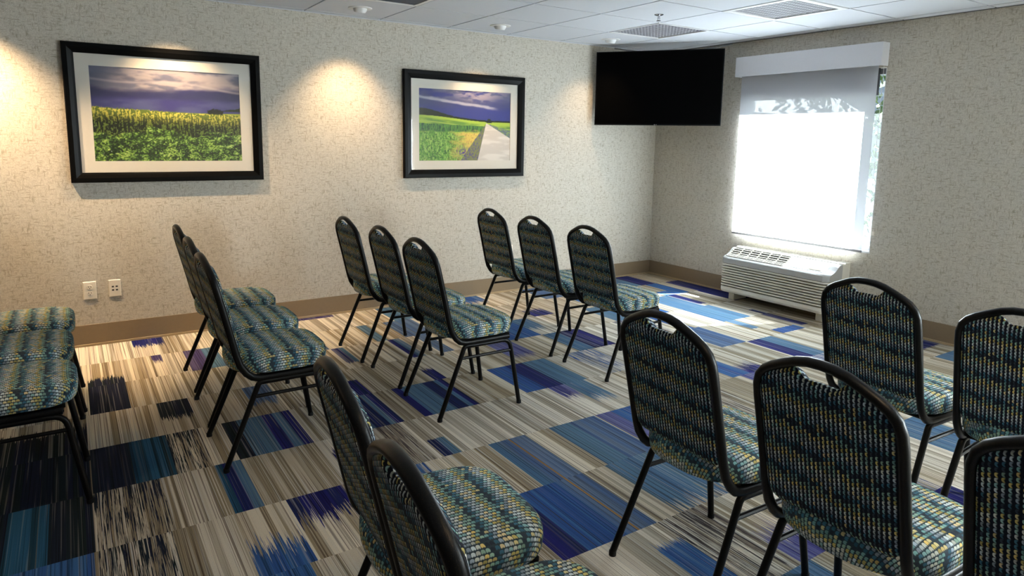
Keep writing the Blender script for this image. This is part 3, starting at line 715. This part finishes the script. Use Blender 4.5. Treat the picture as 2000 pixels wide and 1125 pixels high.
for s_, y in ((1, hw-.08), (-1, -hw+.10)):
    b = BM(); box(b, -.24, -.06, y-.03, y+.03, 0, .077); obj('foot', b, M_ac, t, bevel=.003)

# ------------------------------------------------------------------ banquet chair
UPX = [(.395, .135), (.405, .112), (.44, .088), (.50, .070), (.60, .048), (.68, .030), (.80, .002), (.86, -.012), (.93, -.028)]
def upx(z):
    for (z0, x0), (z1, x1) in zip(UPX[:-1], UPX[1:]):
        if z0 <= z <= z1: return x0+(x1-x0)*(z-z0)/(z1-z0)
    return UPX[-1][1] if z > UPX[-1][0] else UPX[0][1]
CROWN = [(0, .925), (.035, .923), (.068, .915), (.105, .899), (.138, .883), (.163, .867), (.181, .846), (.190, .818), (.192, .78)]
def crown(y):
    y = abs(y)
    for (y0, z0), (y1, z1) in zip(CROWN[:-1], CROWN[1:]):
        if y0 <= y <= y1: return z0+(z1-z0)*(y-y0)/(y1-y0)
    return CROWN[-1][1]
def cushion(bm):
    cx, a, bb = .268, .216, .216; n = 64; ne = 3.8
    def outline(t_, ins):
        c, s_ = math.cos(t_), math.sin(t_)
        q = ne if c > 0 else lerp(ne, 2.7, min(1, -c*3))
        x = math.copysign(abs(c)**(2/q), c)*(a-ins); y = math.copysign(abs(s_)**(2/q), s_)*(bb-ins)
        y *= 1-.10*(x < 0)*(abs(x)/a)**2
        return cx+x, y
    lay = bm.verts.layers.float_vector.new('fabric_uv')
    prof = [(.016, .412, .12), (.004, .418, .10), (0, .430, .085), (-.002, .450, .065), (-.001, .470, .040), (.002, .480, .028), (.009, .488, .016), (.020, .4925, .006), (.036, .4955, 0), (.075, .499, 0), (.12, .501, 0), (.17, .502, 0)]
    rings = []
    for ins, z, off in prof:
        ring = []
        for k_ in range(n):
            t_ = 2*PI*k_/n; x, y = outline(t_, ins); v = bm.verts.new((x, y, z))
            x0, y0 = outline(t_, .03); d = Vector((math.cos(t_), math.sin(t_)))
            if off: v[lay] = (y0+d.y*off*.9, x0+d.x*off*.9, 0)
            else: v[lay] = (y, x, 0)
            ring.append(v)
        rings.append(ring)
    for a_, c_ in zip(rings[:-1], rings[1:]):
        for k_ in range(n): bm.faces.new((a_[k_], a_[(k_+1) % n], c_[(k_+1) % n], c_[k_]))
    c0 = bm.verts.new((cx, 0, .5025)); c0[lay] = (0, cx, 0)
    for k_ in range(n): bm.faces.new((rings[-1][k_], rings[-1][(k_+1) % n], c0))
    bm.faces.new(rings[0][::-1])
def backpad(bm):
    lay = bm.verts.layers.float_vector.new('fabric_uv')
    nc, nr_ = 56, 34; Wd = .184
    fr, bk = [], []
    for i in range(nc+1):
        s_ = -1+2*i/nc; s_ = math.sin(PI/2*s_)*.35+s_*.65; y = s_*Wd
        qd = min(1, max(0, (.080-abs(y))/.045)); zt_ = crown(y)-.008-.040*qd*qd*(3-2*qd)
        if abs(y) > .172: zt_ = min(zt_, .83)
        zb_ = .482+.028*max(0, (abs(y)-.15)/.034)**2
        f_, k2 = [], []
        for j in range(nr_+1):
            q = j/nr_; z = zb_+(zt_-zb_)*q
            ed = min(1, (Wd-abs(y))/.03)**.5 if abs(y) < Wd else 0
            ev = min(1, min(q, 1-q)*(zt_-zb_)/.025)**.5
            e = ed*ev
            x = upx(z)
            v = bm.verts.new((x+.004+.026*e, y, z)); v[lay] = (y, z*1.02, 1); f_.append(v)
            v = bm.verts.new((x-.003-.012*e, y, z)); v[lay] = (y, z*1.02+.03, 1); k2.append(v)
        fr.append(f_); bk.append(k2)
    for i in range(nc):
        for j in range(nr_):
            bm.faces.new((fr[i][j], fr[i+1][j], fr[i+1][j+1], fr[i][j+1])); bm.faces.new((bk[i][j], bk[i][j+1], bk[i+1][j+1], bk[i+1][j]))
    for i in range(nc):
        bm.faces.new((fr[i][0], bk[i][0], bk[i+1][0], fr[i+1][0])); bm.faces.new((fr[i][nr_], fr[i+1][nr_], bk[i+1][nr_], bk[i][nr_]))
    for j in range(nr_):
        bm.faces.new((fr[0][j], fr[0][j+1], bk[0][j+1], bk[0][j])); bm.faces.new((fr[nc][j], bk[nc][j], bk[nc][j+1], fr[nc][j+1]))
def make_chair():
    t = thing('banquet_chair', 'x', 'chair')
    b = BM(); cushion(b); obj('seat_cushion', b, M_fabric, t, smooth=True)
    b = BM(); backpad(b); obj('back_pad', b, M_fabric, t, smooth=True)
    # back frame: one bent tube, from rail end up over the crown and down to the other rail
    half = [(.430, .192, .392), (.20, .192, .391), (.160, .192, .392), (.130, .192, .401), (.106, .192, .422)]
    for z in (.46, .50, .56, .62, .68, .74, .78): half.append((upx(z), .192, z))
    for y, z in CROWN[::-1][1:]: half.append((upx(z), y, z))
    path = half+[(x, -y, z) for x, y, z in half[::-1][1:]]
    b = BM(); tube(b, path, .0125, .0160, 12, ref=(0, 1, 0)); obj('back_frame', b, M_tube, t, smooth=True)
    b = BM(); box(b, .165, .44, -.186, .186, .399, .413); tube(b, [(.175, -.19, .388), (.175, .19, .388)], .010, seg=8); tube(b, [(.425, -.19, .388), (.425, .19, .388)], .010, seg=8)
    obj('seat_pan', b, M_tube, t, bevel=.002)
    for s_ in (-1, 1):
        b = BM(); tube(b, fillet([(.20, .192*s_, .373), (.158, .192*s_, .376), (.002, .210*s_, .010)], .03), .0122, seg=10); lg = obj('leg', b, M_tube, t, smooth=True)
        b = BM(); lathe(b, [(.0128, 0), (.0134, .003), (.0132, .016), (.0122, .018)], seg=12, c=(.003, .210*s_, 0)); obj('foot_cap', b, M_tvb, lg, smooth=True)
        b = BM(); tube(b, fillet([(.17, .192*s_, .373), (.437, .192*s_, .373), (.494, .208*s_, .010)], .05), .0122, seg=10); lg = obj('leg', b, M_tube, t, smooth=True)
        b = BM(); lathe(b, [(.0128, 0), (.0134, .003), (.0132, .016), (.0122, .018)], seg=12, c=(.4945, .208*s_, 0)); obj('foot_cap', b, M_tvb, lg, smooth=True)
        b = BM(); tube(b, [(.131, .195*s_, .312), (.446, .195*s_, .312)], .0085, seg=8); obj('stretcher', b, M_tube, t, smooth=True)
    b = BM()
    for s_ in (1,):
        pts = [(.155, .178*s_, .404), (.125, .160*s_, .412), (.100, .142*s_, .428), (.090, .128*s_, .45)]
        tube(b, pts, .002, .011, 8, ref=(1, 0, .4))
    o = obj('ganging_clip', b, M_steel, t, smooth=True); o['label'] = 'bright steel clip'
    return t
def dup(root, loc, rz):
    r_ = root.copy(); COL.objects.link(r_); r_.location = loc; r_.rotation_euler = (0, 0, rz)
    for ch in root.children:
        c = ch.copy(); COL.objects.link(c); c.parent = r_
        for g in ch.children:
            d = g.copy(); COL.objects.link(d); d.parent = c
    return r_
CH = [
 (-2.705, -1.035, 0, 'patterned banquet chair in the row nearest the television, by the picture wall', 'f'),
 (-2.707, -1.595, 0, 'middle banquet chair of the three in the row nearest the television', 'f'),
 (-2.700, -2.156, 0, 'banquet chair at the aisle end of the row nearest the television', 'f'),
 (-3.842, -1.073, 0, 'banquet chair closest to the wall in the row in front of the smaller picture', 's'),
 (-3.820, -1.620, 0, 'middle banquet chair of the row in front of the smaller picture', 's'),
 (-3.838, -2.159, 0, 'banquet chair at the aisle end of the row in front of the smaller picture', 's'),
 (-4.830, -1.085, 0, 'farthest of three overlapping side-on banquet chairs below the larger picture', 't'),
 (-4.845, -1.620, 0, 'middle of three overlapping side-on banquet chairs below the larger picture', 't'),
 (-4.868, -2.150, 0, 'nearest of three overlapping side-on banquet chairs, full seat in view', 't'),
 (-5.858, -1.085, 0, 'banquet chair cut by the left edge, its seat closest to the wall', 'l'),
 (-5.868, -1.600, 0, 'banquet chair cut by the left edge, middle of the three seats', 'l'),
 (-5.860, -2.130, 0, 'banquet chair cut by the left edge, nearest seat with its front leg in view', 'l'),
 (-2.765, -3.940, -.05, 'patterned banquet chair standing before the air conditioner on the right', 'r'),
 (-2.790, -4.470, .06, 'banquet chair at the right edge, seen against the brown baseboard', 'r'),
 (-3.845, -3.902, -.04, 'large dark-backed banquet chair across the aisle, alone with both rear legs in view', 'm'),
 (-3.850, -4.430, -.03, 'big banquet chair back in the foreground with a warm glint on its crown', 'm'),
 (-3.860, -4.950, 0, 'banquet chair in the lower right corner showing only part of its back', 'm'),
 (-4.850, -3.840, -.08, 'banquet chair at bottom centre with its whole rounded seat top in view', 'n'),
 (-4.900, -4.340, -.07, 'nearest banquet chair at bottom centre, gold lit crown, seat cut off by the bottom edge', 'n'),
]
GR = {'f': 'chairs in the row nearest the television', 's': 'chairs in front of the smaller picture', 't': 'overlapping chairs below the larger picture', 'l': 'chairs cut by the left edge', 'r': 'chairs by the air conditioner', 'm': 'foreground chairs on the right', 'n': 'foreground chairs at bottom centre'}
c0 = make_chair()
for i, (x, y, rz, lb, g) in enumerate(CH):
    c = c0 if i == 0 else dup(c0, (0, 0, 0), 0)
    c.location = (x, y, 0); c.rotation_euler = (0, 0, rz); tag(c, lb, 'chair', GR[g])
